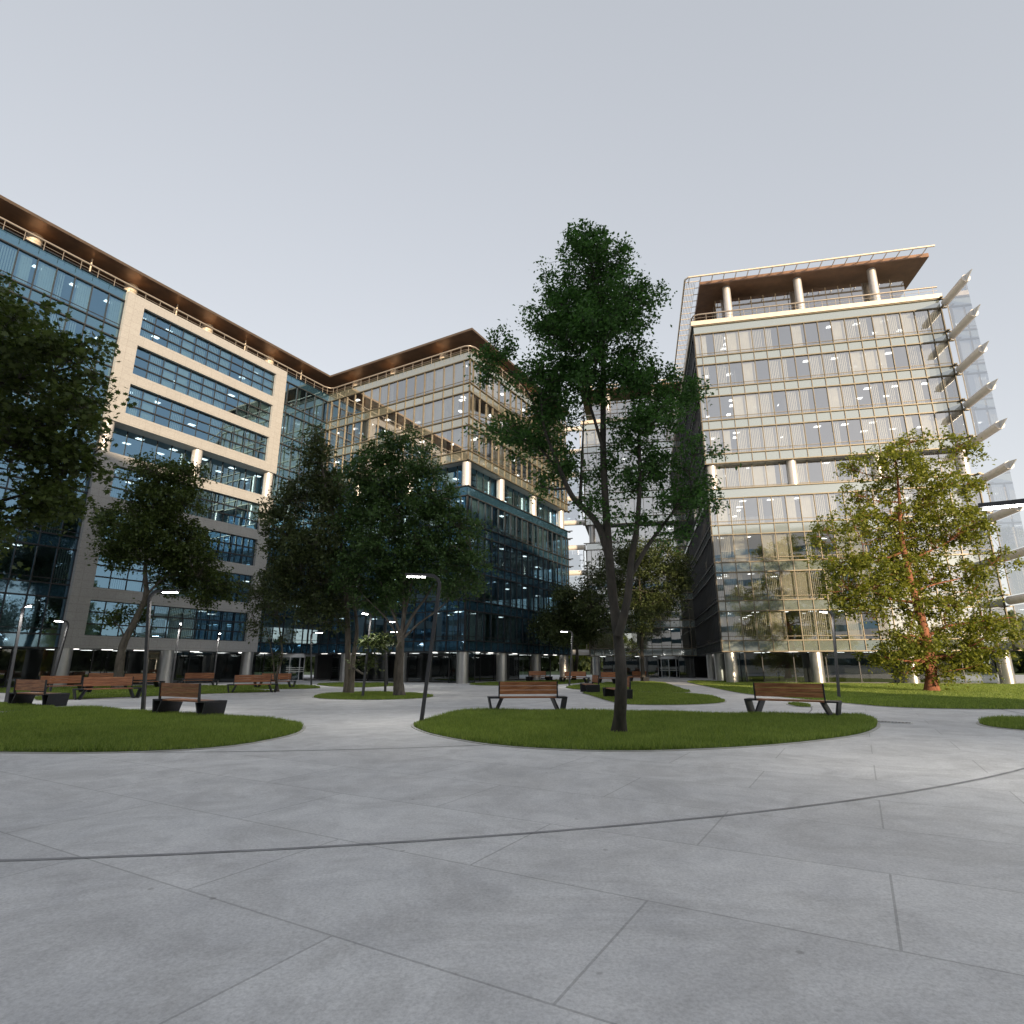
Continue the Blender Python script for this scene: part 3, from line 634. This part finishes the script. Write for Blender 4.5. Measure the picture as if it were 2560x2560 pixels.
# ------------------------------------------------------------------ trees
def tree(name, label, Y, base, trunk, lobes, nclus, nleaf, leaf, crad, lmat, bmat, seed, r0, r1=.06, limbs=(), group=None, cat='tree', star=False, droop=.3, depth=1.0, twig=.022):
    """lobes and trunk are surveyed outlines at the tree's own distance Y; depth is filled in"""
    r = np.random.default_rng(seed)
    B = onz(*base) if base[1] > 1690 else ony(*base, Y)
    B[2] = 0
    toL = lambda P: np.asarray(P) - B
    tpts = np.array([toL(ony(u, v, Y)) for u, v in trunk]); tpts[0] = (tpts[0][0], 0, -.1)
    tpts[:, 1] += np.r_[0, r.normal(0, .12, len(tpts)-1)]
    root = empty(name, B); prop(root, label, cat, group)
    tm = MB()
    def spline(P, n):
        P = np.asarray(P); s = np.linspace(0, len(P)-1, n); i = np.minimum(s.astype(int), len(P)-2); f = (s-i)[:, None]
        Q = np.vstack([2*P[0]-P[1], P, 2*P[-1]-P[-2]]); p0, p1, p2, p3 = Q[i], Q[i+1], Q[i+2], Q[i+3]
        return .5*((2*p1)+(-p0+p2)*f+(2*p0-5*p1+4*p2-p3)*f**2+(-p0+3*p1-3*p2+p3)*f**3)
    T = spline(tpts, 5*len(tpts)); rad = np.linspace(r0, r1, len(T)); rad[0] *= 1.45; rad[1] *= 1.2; rad[2] *= 1.07
    rad = rad*(1+r.normal(0, .03, len(rad)))
    tm.tube(T, rad, n=14)
    nodes = [T[len(T)//6:]]; nrad = [rad[len(T)//6:]]
    for path, ra, rb in limbs:
        P = np.array([toL(ony(u, v, Y)) for u, v in path]); P[1:, 1] += np.cumsum(r.normal(0, .18*np.linalg.norm(P[-1]-P[0])/max(len(P), 2)*.5, len(P)-1))
        Q = spline(P, 6*len(P)); q = np.linspace(ra, rb, len(Q)); tm.tube(Q, q, n=9); nodes.append(Q); nrad.append(q)
    sc = Y*1.034/FPX*1.0
    L3 = []
    for lb in lobes:
        u, v, ru, rv = lb[:4]; wgt = lb[4] if len(lb) > 4 else 1.0
        dy = lb[5] if len(lb) > 5 else 0.0
        c = toL(ony(u, v, Y+dy)); a = ru*sc; b = rv*sc
        if not dy: c[1] += r.uniform(-1, 1)*a*.9*depth
        L3.append((c, a, a*depth, b, wgt*a*a*b))
    base_nodes = np.concatenate(nodes); base_rad = np.concatenate(nrad)
    for c, a, ad, b, wv in L3:                # a limb into every lobe
        d = np.linalg.norm(base_nodes - c, axis=1) + np.maximum(0, base_nodes[:, 2] - c[2] + .35*a)*2.5
        j = int(np.argmin(d)); s = base_nodes[j]; ln = np.linalg.norm(c-s)
        if ln < .25: continue
        mid = (s+c)/2 + np.array([r.normal(0, .08)*ln, r.normal(0, .08)*ln, -.06*ln+r.normal(0, .04)*ln])
        Q = spline([s, mid, c], 12); q = np.linspace(min(base_rad[j]*.6, .03+.03*ln), .018, 12); tm.tube(Q, q, n=6); nodes.append(Q); nrad.append(q)
    allN = np.concatenate(nodes)
    wts = np.array([x[4] for x in L3])**.75; wts /= wts.sum()
    idx = r.choice(len(L3), nclus, p=wts)
    cl = []
    for i in idx:
        c, a, ad, b, _ = L3[i]; v = r.normal(size=3); v /= np.linalg.norm(v); q = r.random()**.42*1.12 if r.random() < .85 else r.uniform(1.0, 1.45)
        cl.append(c + v*q*np.array([a, ad, b]))
    cl = np.array(cl)
    for c in cl:
        d = np.linalg.norm(allN - c, axis=1) + np.maximum(0, allN[:, 2]-c[2])*1.2; s = allN[int(np.argmin(d))]; ln = np.linalg.norm(c-s)
        mid = (s+c)/2 + r.normal(0, .07, 3)*ln
        tm.tube(np.array([s, mid, c]), [min(twig, .006+.012*ln), min(twig, .006+.012*ln)*.7, .004], n=4, cap=False)
    # leaves
    csz = crad*r.uniform(.6, 1.25, nclus); cnt = r.poisson(nleaf, nclus)
    ci = np.repeat(np.arange(nclus), cnt); n = len(ci)
    P = cl[ci] + r.normal(0, 1, (n, 3))*csz[ci][:, None]*np.array([1, 1, .62])*.62
    P[:, 2] -= droop*((P[:, :2]-cl[ci][:, :2])**2).sum(1)/np.maximum(csz[ci], .05)
    yaw = r.uniform(0, 2*pi, n); tilt = r.normal(-.35, .55, n); roll = r.normal(0, .6, n); s = leaf*r.uniform(.6, 1.25, n)
    f = np.c_[np.cos(yaw)*np.cos(tilt), np.sin(yaw)*np.cos(tilt), np.sin(tilt)]
    sd_ = np.c_[-np.sin(yaw), np.cos(yaw), np.zeros(n)]; up = np.cross(f, sd_)
    sd_ = sd_*np.cos(roll)[:, None] + up*np.sin(roll)[:, None]; up = np.cross(f, sd_)
    if star:
        a = np.array([-90, -55, -38, -8, 14, 40, 62, 90, 118, 140, 166, 188, 218, 235])*pi/180
        q = np.array([.30, .42, .28, .50, .30, .56, .34, .62, .34, .56, .30, .50, .28, .42])
        V = P[:, None] + s[:, None, None]*((np.cos(a)*q)[None, :, None]*sd_[:, None]+(np.sin(a)*q+.3)[None, :, None]*f[:, None] + (np.abs(np.cos(a))*q*.35)[None, :, None]*up[:, None]); k = len(a)
    else:
        o = [(0, 0), (.30, .45), (0, 1.0), (-.30, .45)]
        V = np.stack([P + s[:, None]*(x*sd_ + y*f + (.10 if x else 0)*up) for x, y in o], 1); k = 4
    fast_mesh('crown', V.reshape(-1, 3), k, lmat, root)
    tm.build('trunk', bmat, root, smooth=True)
    return root

tree('maple_tree', 'big leafy maple reaching in from the left edge close to the viewpoint', 15, (-250, 1834), [(-250,1834),(-245,1650),(-230,1450),(-200,1250),(-180,1050),(-150,850)],
     [(60,890,130,85),(200,905,85,65),(262,960,38,65),(90,1010,120,90),(225,1035,55,60),(40,1125,90,80),(160,1130,60,45),(60,1235,80,60),(150,1235,42,40),(215,1165,42,35),(20,1320,55,45),(265,1100,20,30,.5),
      (-120,900,150,140),(-140,1150,150,150),(-150,720,140,110),(20,800,80,40,.5),(-180,1330,110,90)],
     640, 34, .17, .38, LF_MAPLE, BARK_D, 101, .28, .10, limbs=[([(-190,1200),(-90,1090),(20,1040),(110,1060)], .08, .02), ([(-180,1050),(-80,980),(60,940),(180,920)], .08, .02), ([(-215,1350),(-100,1280),(30,1230),(120,1220)], .07, .02)], star=True, cat='tree')
tree('maple_tree', 'leaning maple on the lawn in front of the pale stone front', 42, (295, 1724), [(295,1724),(304,1620),(330,1555),(362,1490),(366,1420),(380,1300),(395,1200)],
     [(400,1195,62,52),(470,1190,42,45),(350,1255,62,52),(450,1270,62,52),(290,1315,50,30,.6),(248,1265,32,34,.25),(370,1345,82,62),(455,1370,70,55),(505,1455,52,42),(425,1435,55,45),(270,1550,32,28,.45),(325,1525,34,18,.5),(300,1380,45,40,.7)],
     800, 44, .25, .50, LF_MAPLE, BARK_G, 102, .30, .06, limbs=[([(312,1600),(300,1570),(275,1545)], .07, .02), ([(362,1490),(420,1440),(490,1440)], .09, .02)])
tree('twin_trunk_tree', 'tall twin-trunked tree on the round lawn beside a bright lamp post', 35.2, (866, 1735), [(864,1735),(868,1640),(868,1500),(850,1350),(820,1240),(800,1140)],
     [(800,1125,42,42),(790,1190,55,55),(722,1250,45,55),(830,1260,60,65),(690,1290,38,34,.6),(740,1350,65,55),(830,1370,70,60),(690,1430,42,42,.7),(755,1440,60,55),(840,1470,55,55),(855,1555,26,32,.4),(715,1500,38,30,.7),(938,1597,22,12,1.6,-3.4),(958,1600,20,14,1.4,-3.2),(925,1650,18,14,1.2,-3.4),(800,1520,50,40)],
     720, 46, .21, .44, LF_DARK, BARK_G, 103, .20, .05, limbs=[([(878,1738),(884,1640),(893,1570),(880,1480),(860,1380)], .16, .04), ([(884,1640),(905,1610),(940,1596)], .04, .01), ([(884,1650),(905,1650),(925,1650)], .03, .01)])
tree('round_crown_tree', 'round dense green tree with a smooth pale trunk on the round lawn', 32.8, (999, 1741), [(999,1741),(995,1690),(998,1640),(1003,1592)],
     [(1010,1112,42,36),(958,1135,56,46),(940,1200,75,56),(1050,1180,58,48),(900,1280,66,56),(1000,1280,88,66),(1100,1255,56,48),(1150,1325,55,46),(1060,1370,98,56),(940,1380,78,56),(1182,1400,40,45),(1120,1440,66,46),(885,1430,55,46),(1000,1450,80,42),(955,1495,55,26),(1190,1465,28,22)],
     980, 48, .20, .46, LF_DEEP, BARK_G, 104, .30, .20, limbs=[([(1003,1595),(985,1540),(960,1480),(930,1400)], .10, .03), ([(1003,1595),(1008,1520),(1005,1400),(1000,1250)], .11, .03), ([(1004,1595),(1030,1540),(1070,1480),(1110,1400)], .10, .03), ([(1000,1600),(965,1545),(910,1490)], .07, .02), ([(1004,1600),(1045,1560),(1110,1510),(1150,1450)], .07, .02), ([(1003,1595),(1018,1500),(1050,1380)], .08, .02)])
tree('tall_forked_tree', 'tall dark forked tree rising through the middle in front of the square', 14.5, (1555, 1835), [(1555,1835),(1553,1700),(1549,1600),(1535,1480),(1522,1380),(1514,1270),(1510,1130),(1508,1000),(1508,850),(1495,690)],
     [(1480,700,130,80),(1420,790,85,55),(1560,780,85,65),(1368,800,40,40,.5),(1480,850,105,55),(1400,905,65,52),(1342,955,42,45,.8),(1390,1000,62,55),(1590,885,62,52),(1635,925,45,30),(1480,950,75,62),(1560,955,55,48),
      (1213,905,40,26,.7),(1258,882,36,34,.7),(1242,842,26,20,.3),(1292,925,36,28,.6),(1225,1085,42,32,.7),(1280,1052,46,34,.8),(1305,1105,46,36,.8),(1352,1085,46,44,.8),(1382,1170,46,46,.8),(1420,1150,36,46,.7),(1355,1215,32,26,.6),
      (1700,930,40,30,.8),(1732,980,38,32,.8),(1662,1000,44,34,.8),(1622,1070,62,46),(1562,1085,46,56,.8),(1645,1150,66,46),(1732,1135,44,36,.8),(1742,1215,50,40,.8),(1692,1255,54,36,.8),(1772,1262,30,20,.5),(1585,1205,46,52,.7),(1500,1175,46,46,.7),(1655,1315,52,34,.5),(1560,1310,34,34,.3),(1480,1260,34,34,.4),
      (1480,640,100,50),(1470,590,55,35)],
     1220, 52, .105, .25, LF_FRESH, BARK_D, 105, .155, .05, limbs=[([(1525,1400),(1490,1310),(1430,1245),(1395,1170),(1360,1080),(1352,1000)], .10, .025), ([(1546,1590),(1566,1500),(1578,1400),(1592,1310),(1598,1200),(1597,1060),(1602,950)], .11, .025), ([(1576,1440),(1622,1362),(1680,1285),(1735,1215)], .07, .02), ([(1597,1090),(1650,1040),(1700,960)], .04, .015), ([(1400,1180),(1340,1110),(1260,1060)], .04, .012), ([(1370,1090),(1310,960),(1240,890)], .035, .012), ([(1510,1130),(1470,1000),(1420,880)], .05, .015), ([(1450,1262),(1455,1150),(1460,1030)], .05, .015)], twig=.014)
tree('red_bark_tree', 'sunlit golden green tree with red bark on the right-hand lawn', 37.9, (2336, 1730), [(2336,1730),(2328,1650),(2310,1570),(2294,1510),(2270,1430),(2255,1330),(2244,1250),(2240,1130)],
     [(2268,1112,45,32),(2200,1145,62,40),(2148,1165,36,30,.7),(2372,1132,42,45),(2280,1200,85,46),(2180,1230,55,46),(2405,1205,46,36),(2448,1200,36,24,.7),(2350,1270,85,46),(2250,1290,75,46),
      (2062,1330,44,32,.8),(2120,1312,55,40),(2082,1400,50,45),(2150,1400,76,55),(2112,1478,55,46),(2180,1480,66,46),(2250,1400,76,55),(2322,1350,76,55),(2400,1330,66,46),(2432,1290,40,36),(2350,1430,76,46),(2440,1440,46,40),(2482,1400,36,26,.8),(2270,1500,76,40),(2340,1520,55,36),(2420,1480,50,30),
      (2440,1570,76,36),(2520,1550,46,32),(2400,1620,66,40),(2330,1620,66,36),(2462,1628,26,26,.8),(2240,1600,56,36),(2200,1640,40,30,.8),(2290,1660,46,26),(2342,1680,26,18,.8),(2272,1690,22,16,.7)],
     980, 48, .23, .42, LF_GOLD, BARK_R, 106, .36, .05, limbs=[([(2318,1590),(2370,1565),(2440,1555),(2510,1545)], .10, .03), ([(2318,1610),(2285,1590),(2240,1590)], .08, .02), ([(2265,1420),(2300,1390),(2380,1350),(2420,1300)], .09, .02), ([(2260,1380),(2200,1400),(2120,1420)], .08, .02), ([(2285,1480),(2340,1460),(2430,1440)], .08, .02), ([(2250,1290),(2320,1240),(2380,1180)], .06, .02)], droop=.5)
tree('round_crown_tree', 'low dark round tree in the gap between the two buildings', 62, (1443, 1702), [(1443,1702),(1442,1650),(1442,1620)],
     [(1420,1492,36,25),(1440,1540,46,36),(1392,1548,46,36),(1362,1570,22,22),(1470,1530,32,40),(1405,1585,40,18),(1470,1585,26,20)],
     480, 44, .27, .60, LF_DARK, BARK_D, 107, .22, .14, limbs=[([(1442,1622),(1425,1590),(1400,1550)], .1, .03), ([(1442,1622),(1460,1580),(1470,1540)], .1, .03), ([(1442,1622),(1440,1570),(1435,1500)], .1, .03)])
tree('slender_tree', 'slender tree with airy crown in front of the far entrance', 60, (1609, 1705.7), [(1609,1705.7),(1607,1640),(1604,1560),(1600,1460),(1600,1380)],
     [(1500,1450,46,42),(1480,1520,36,36),(1560,1400,55,46),(1640,1400,55,46),(1702,1412,36,36),(1612,1470,55,46),(1660,1500,36,36),(1600,1540,36,36),(1525,1548,36,26),(1578,1622,32,16,.4),(1690,1460,30,26)],
     720, 42, .26, .62, LF_DARK, BARK_D, 108, .22, .06, limbs=[([(1607,1650),(1590,1625),(1570,1615)], .06, .02)])
tree('young_tree', 'young thin tree with sparse leaves beside the revolving door', 38.1, (685, 1729), [(685,1729),(690,1690),(703,1640),(700,1580),(690,1500)],
     [(650,1480,36,34,.8),(690,1520,36,32,.8),(640,1560,28,22,.5),(705,1642,13,12,.4),(670,1440,30,24,.7),(712,1590,22,18,.4)],
     120, 30, .18, .44, LF_DARK, BARK_G, 109, .10, .03, limbs=[([(687,1700),(680,1640),(665,1570)], .05, .02)])
far = []
for i, (x, y, h, sp) in enumerate(((13.5, 118, 9, 3.6), (17.5, 124, 11, 4.2), (21.5, 132, 10, 4), (16, 150, 13, 5), (24, 155, 12, 5), (84, 78, 10, 4), (92, 86, 12, 4.6))):
    lab = ['short far tree at the left of the gap between the buildings', 'middle far tree in the gap between the buildings', 'right-hand far tree in the gap between the buildings', 'tallest far tree deep in the gap between the buildings', 'far tree deep in the gap half behind the right building', 'distant tree beyond the right end of the sunlit building', 'taller distant tree farthest right beyond the sunlit building'][i]
    b = onz(1280+FPX*x/(y*1.034), HOR+EYE*FPX/y/1.034, 0); s = FPX/(y*1.034); u = 1280+s*x
    tree('park_tree', lab, y, (u, HOR+EYE*s), [(u, HOR+EYE*s), (u+1, HOR-1.5*s), (u, HOR-h*.4*s)],
         [(u, HOR-h*.62*s, sp*s*.8, h*.24*s), (u-sp*.5*s, HOR-h*.45*s, sp*.55*s, h*.18*s), (u+sp*.5*s, HOR-h*.42*s, sp*.55*s, h*.2*s)], 150, 26, .42, 1.1, LF_GOLD, BARK_G, 200+i, .22, .12, group='far park trees')
# ------------------------------------------------------------------ the wood that closes the view all round
r = np.random.default_rng(77); n = 9500
a = r.uniform(0, 2*pi, n); rad = r.uniform(150, 178, n) ; hgt = (9+4*np.sin(a*9)+2.5*np.sin(a*23+1)+1.5*np.sin(a*51))
C0 = np.c_[rad*np.cos(a), 20+rad*np.sin(a), hgt*r.random(n)**.9*r.uniform(.6, 1.1, n)]
ci = np.repeat(np.arange(n), 12); P = C0[ci]+r.normal(0, 1.0, (len(ci), 3)); P[:, 2] = np.maximum(P[:, 2], .1)
yaw = r.uniform(0, 2*pi, len(P)); t1 = np.c_[np.cos(yaw), np.sin(yaw), r.normal(0, .5, len(P))]; t2 = np.c_[-np.sin(yaw)*.3, np.cos(yaw)*.3, np.ones(len(P))]; sz = r.uniform(.8, 1.9, len(P))[:, None]
V = np.stack([P-t1*sz*.5, P-t2*sz*.45, P+t1*sz*.5, P+t2*sz*.6], 1)
prop(fast_mesh('far_wood', V.reshape(-1, 3), 4, LF_DARK), 'dark belt of woodland closing the horizon beyond the buildings', 'woodland', kind='stuff')

# ------------------------------------------------------------------ benches
def make_bench():
    root = empty('park_bench', (0, 0, 0))            # faces +Y, length along X
    m = MB()
    for i in range(5): m.box(-1.03, 1.03, -.26+.118*i, -.26+.118*i+.108, .455, .50)
    m.build('seat', WOODM, root)
    m = MB(); L0 = 1.03
    for i in range(3):
        z0 = .60+.145*i; y0, y1 = -.33-.05*(z0-.5), -.33-.05*(z0+.137-.5)
        m.hexa([(-L0,y0-.022,z0),(L0,y0-.022,z0),(L0,y0+.022,z0),(-L0,y0+.022,z0),(-L0,y1-.022,z0+.137),(L0,y1-.022,z0+.137),(L0,y1+.022,z0+.137),(-L0,y1+.022,z0+.137)])
    m.build('backrest', WOODM, root)
    for s in (-1, 1):
        m = MB(); X = lambda *a: tuple(sorted(s*q for q in a))
        # hollow leg frame: sloping inner plate, top plate, upright outer plate
        def plate(xa0, xa1, xb0, xb1, z0, z1, ya=-.36, yb=.40):
            a0, a1 = X(xa0, xa1); b0, b1 = X(xb0, xb1)
            m.hexa([(a0,ya,z0),(a1,ya,z0),(a1,yb,z0),(a0,yb,z0),(b0,ya,z1),(b1,ya,z1),(b1,yb,z1),(b0,yb,z1)])
        plate(1.10, 1.16, .90, .96, 0, .448); plate(1.27, 1.33, 1.36, 1.42, 0, .448); plate(.88, 1.425, .88, 1.425, .449, .454 if False else .4535)
        x0, x1 = X(1.035, 1.425); m.box(x0, x1, -.36, .40, .4555, .50)
        m.build('leg_frame', BENCHM, root)
        m = MB(); x0, x1 = X(1.033, 1.075); m.hexa([(x0,-.38,.501),(x1,-.38,.501),(x1,-.30,.501),(x0,-.30,.501),(x0,-.405,1.04),(x1,-.405,1.04),(x1,-.35,1.04),(x0,-.35,1.04)]); m.build('back_post', BENCHM, root)
    return root
bench = make_bench(); first = True
BENCHES = [((-19.6, 25.2), 24, 'bench seen from behind at the far left, partly on the lawn tip'),
    ((-25.6, 34.6), 118, 'bench behind the leftmost back-turned bench, crossed by a thin lamp post'),
    ((-20.2, 30.4), 138, 'bench facing the viewer on the left lawn edge with a bright wooden back'),
    ((-10.7, 20.2), 29, 'large bench seen from behind beside the near left lamp post'),
    ((-31.6, 47.0), 128, 'small far bench half hidden behind the near left lamp post'),
    ((-26.6, 43.5), 128, 'dark far bench right of the near left lamp, below the stone front'),
    ((-24.6, 47.5), 160, 'pale-lit far bench just behind the dark one below the stone front'),
    ((-15.9, 37.2), 152, 'front-facing bench on the plaza by the thin young tree'),
    ((-17.4, 44.5), 168, 'reddish bench mostly hidden behind the bench by the young tree'),
    ((.55, 22.2), -6, 'bench with bright orange planks at the back of the near middle lawn'),
    ((9.25, 20.2), 36, 'bench with dark red planks on the near lawn right of the tall tree'),
    ((4.75, 37.0), -92, 'bench seen end-on left of the tall tree trunk'),
    ((5.2, 30.0), -95, 'bench seen end-on half hidden behind the tall tree trunk'),
    ((8.4, 53.5), -128, 'farther bench beside the round column left of the tall tree'),
    ((12.6, 61.0), -120, 'farthest small bench in front of the far building, right of the tall tree'),
    ((6.0, 58.0), -160, 'far bench at the foot of the low dark round tree'),
    ((2.8, 62.5), 150, 'tiny far bench before the columns of the blue glass wing')]
for (x, y), az, lab in BENCHES:
    b = bench if first else dup(bench); first = False
    b.location = (x, y, .012); b.rotation_euler = (0, 0, radians(-az)); prop(b, lab, 'bench', 'wooden benches with dark metal leg frames')

# ------------------------------------------------------------------ drain grate at the lawn tip
gp = onz(2216, 1807); dg = empty('drain_grate', (gp[0], gp[1], 0), radians(-38)); prop(dg, 'slatted grey drain grate in the paving by the right tip of the near lawn', 'drain grate')
m = MB(); m.box(-.62, .62, -.22, -.19, .006, .03); m.box(-.62, .62, .19, .22, .006, .03); m.box(-.62, -.59, -.19, .19, .006, .03); m.box(.59, .62, -.19, .19, .006, .03); m.build('frame', FIN, dg)
m = MB()
for i in range(14): m.box(-.57+i*.086, -.535+i*.086, -.19, .19, .006, .026)
m.build('slats', LAMPM, dg)

# ------------------------------------------------------------------ street lamps
def make_lamp():
    root = empty('street_lamp', (0, 0, 0))           # arm towards +X, pole leans back
    m = MB()
    zt, lean, R = 4.28, .40, .30
    pts = [(0, 0, 0)] + [(-lean*t, 0, (zt-R)*t) for t in (.25, .5, .75, 1)]
    c = (-lean+R, 0, zt-R)
    for a in np.linspace(pi, pi/2, 8)[1:]: pts.append((c[0]+R*cos(a), 0, c[2]+R*sin(a)))
    pts += [(.25, 0, zt+.01), (.66, 0, zt+.03)]
    m.tube(pts, [.078]+[.072]*3+[.068]+[.066]*7+[.058, .05], n=4, square=True)
    m.box(-.12, .12, -.12, .12, 0, .02); m.build('pole', LAMPM, root)
    m = MB(); m.box(.05, .60, -.035, .035, zt-.062, zt-.046); m.build('led_strip', LED, root)
    l = bpy.data.lights.new('lamp_light', 'SPOT'); l.energy = 75; l.color = (1, .95, .85); l.spot_size = radians(150); l.spot_blend = .8; l.shadow_soft_size = .04
    o = bpy.data.objects.new('lamp_light', l); COL.objects.link(o); o.parent = root; o.location = (.33, 0, zt-.10)
    return root
lamp = make_lamp(); first = True
LAMPS = [((-2.62, 17.8), 270, 'nearest lamp post in the middle leaning right with its arm to the left'),
    ((-13.08, 21.74), 90, 'near left lamp post standing at the lawn edge beside the large bench'),
    ((-22.65, 27.34), 125, 'dark lamp post at the extreme left edge'),
    ((-27.9, 36.7), 187, 'thin leaning lamp post crossing the bench by the left column'),
    ((-22.0, 39.2), 148, 'pale lamp post behind the large back-turned bench'),
    ((-25.26, 51.24), 150, 'slim pale lamp post before the dark ground floor of the stone front'),
    ((-7.68, 31.34), 192, 'brightly lit lamp post on the round lawn between its two trees'),
    ((-7.61, 36.54), 20, 'dark lamp post just behind the round lawn'),
    ((-9.93, 48.4), 100, 'far lamp post half hidden behind the dark one at the round lawn'),
    ((-16.35, 49.43), 100, 'thin lamp post in front of the left revolving door'),
    ((4.5, 47.74), 250, 'lamp post before the gap between the buildings, under the dark round tree'),
    ((16.2, 30.2), 240, 'lamp post behind the dark red bench, left of the sunlit tree'),
    ((8.72, 9.46), 306, 'lamp arm reaching in at the right edge above the sunlit tree')]
for (x, y), az, lab in LAMPS:
    b = lamp if first else dup(lamp); first = False
    b.location = (x, y, .006); b.rotation_euler = (0, 0, radians(90-az)); prop(b, lab, 'street lamp', 'leaning lamp posts round the square')
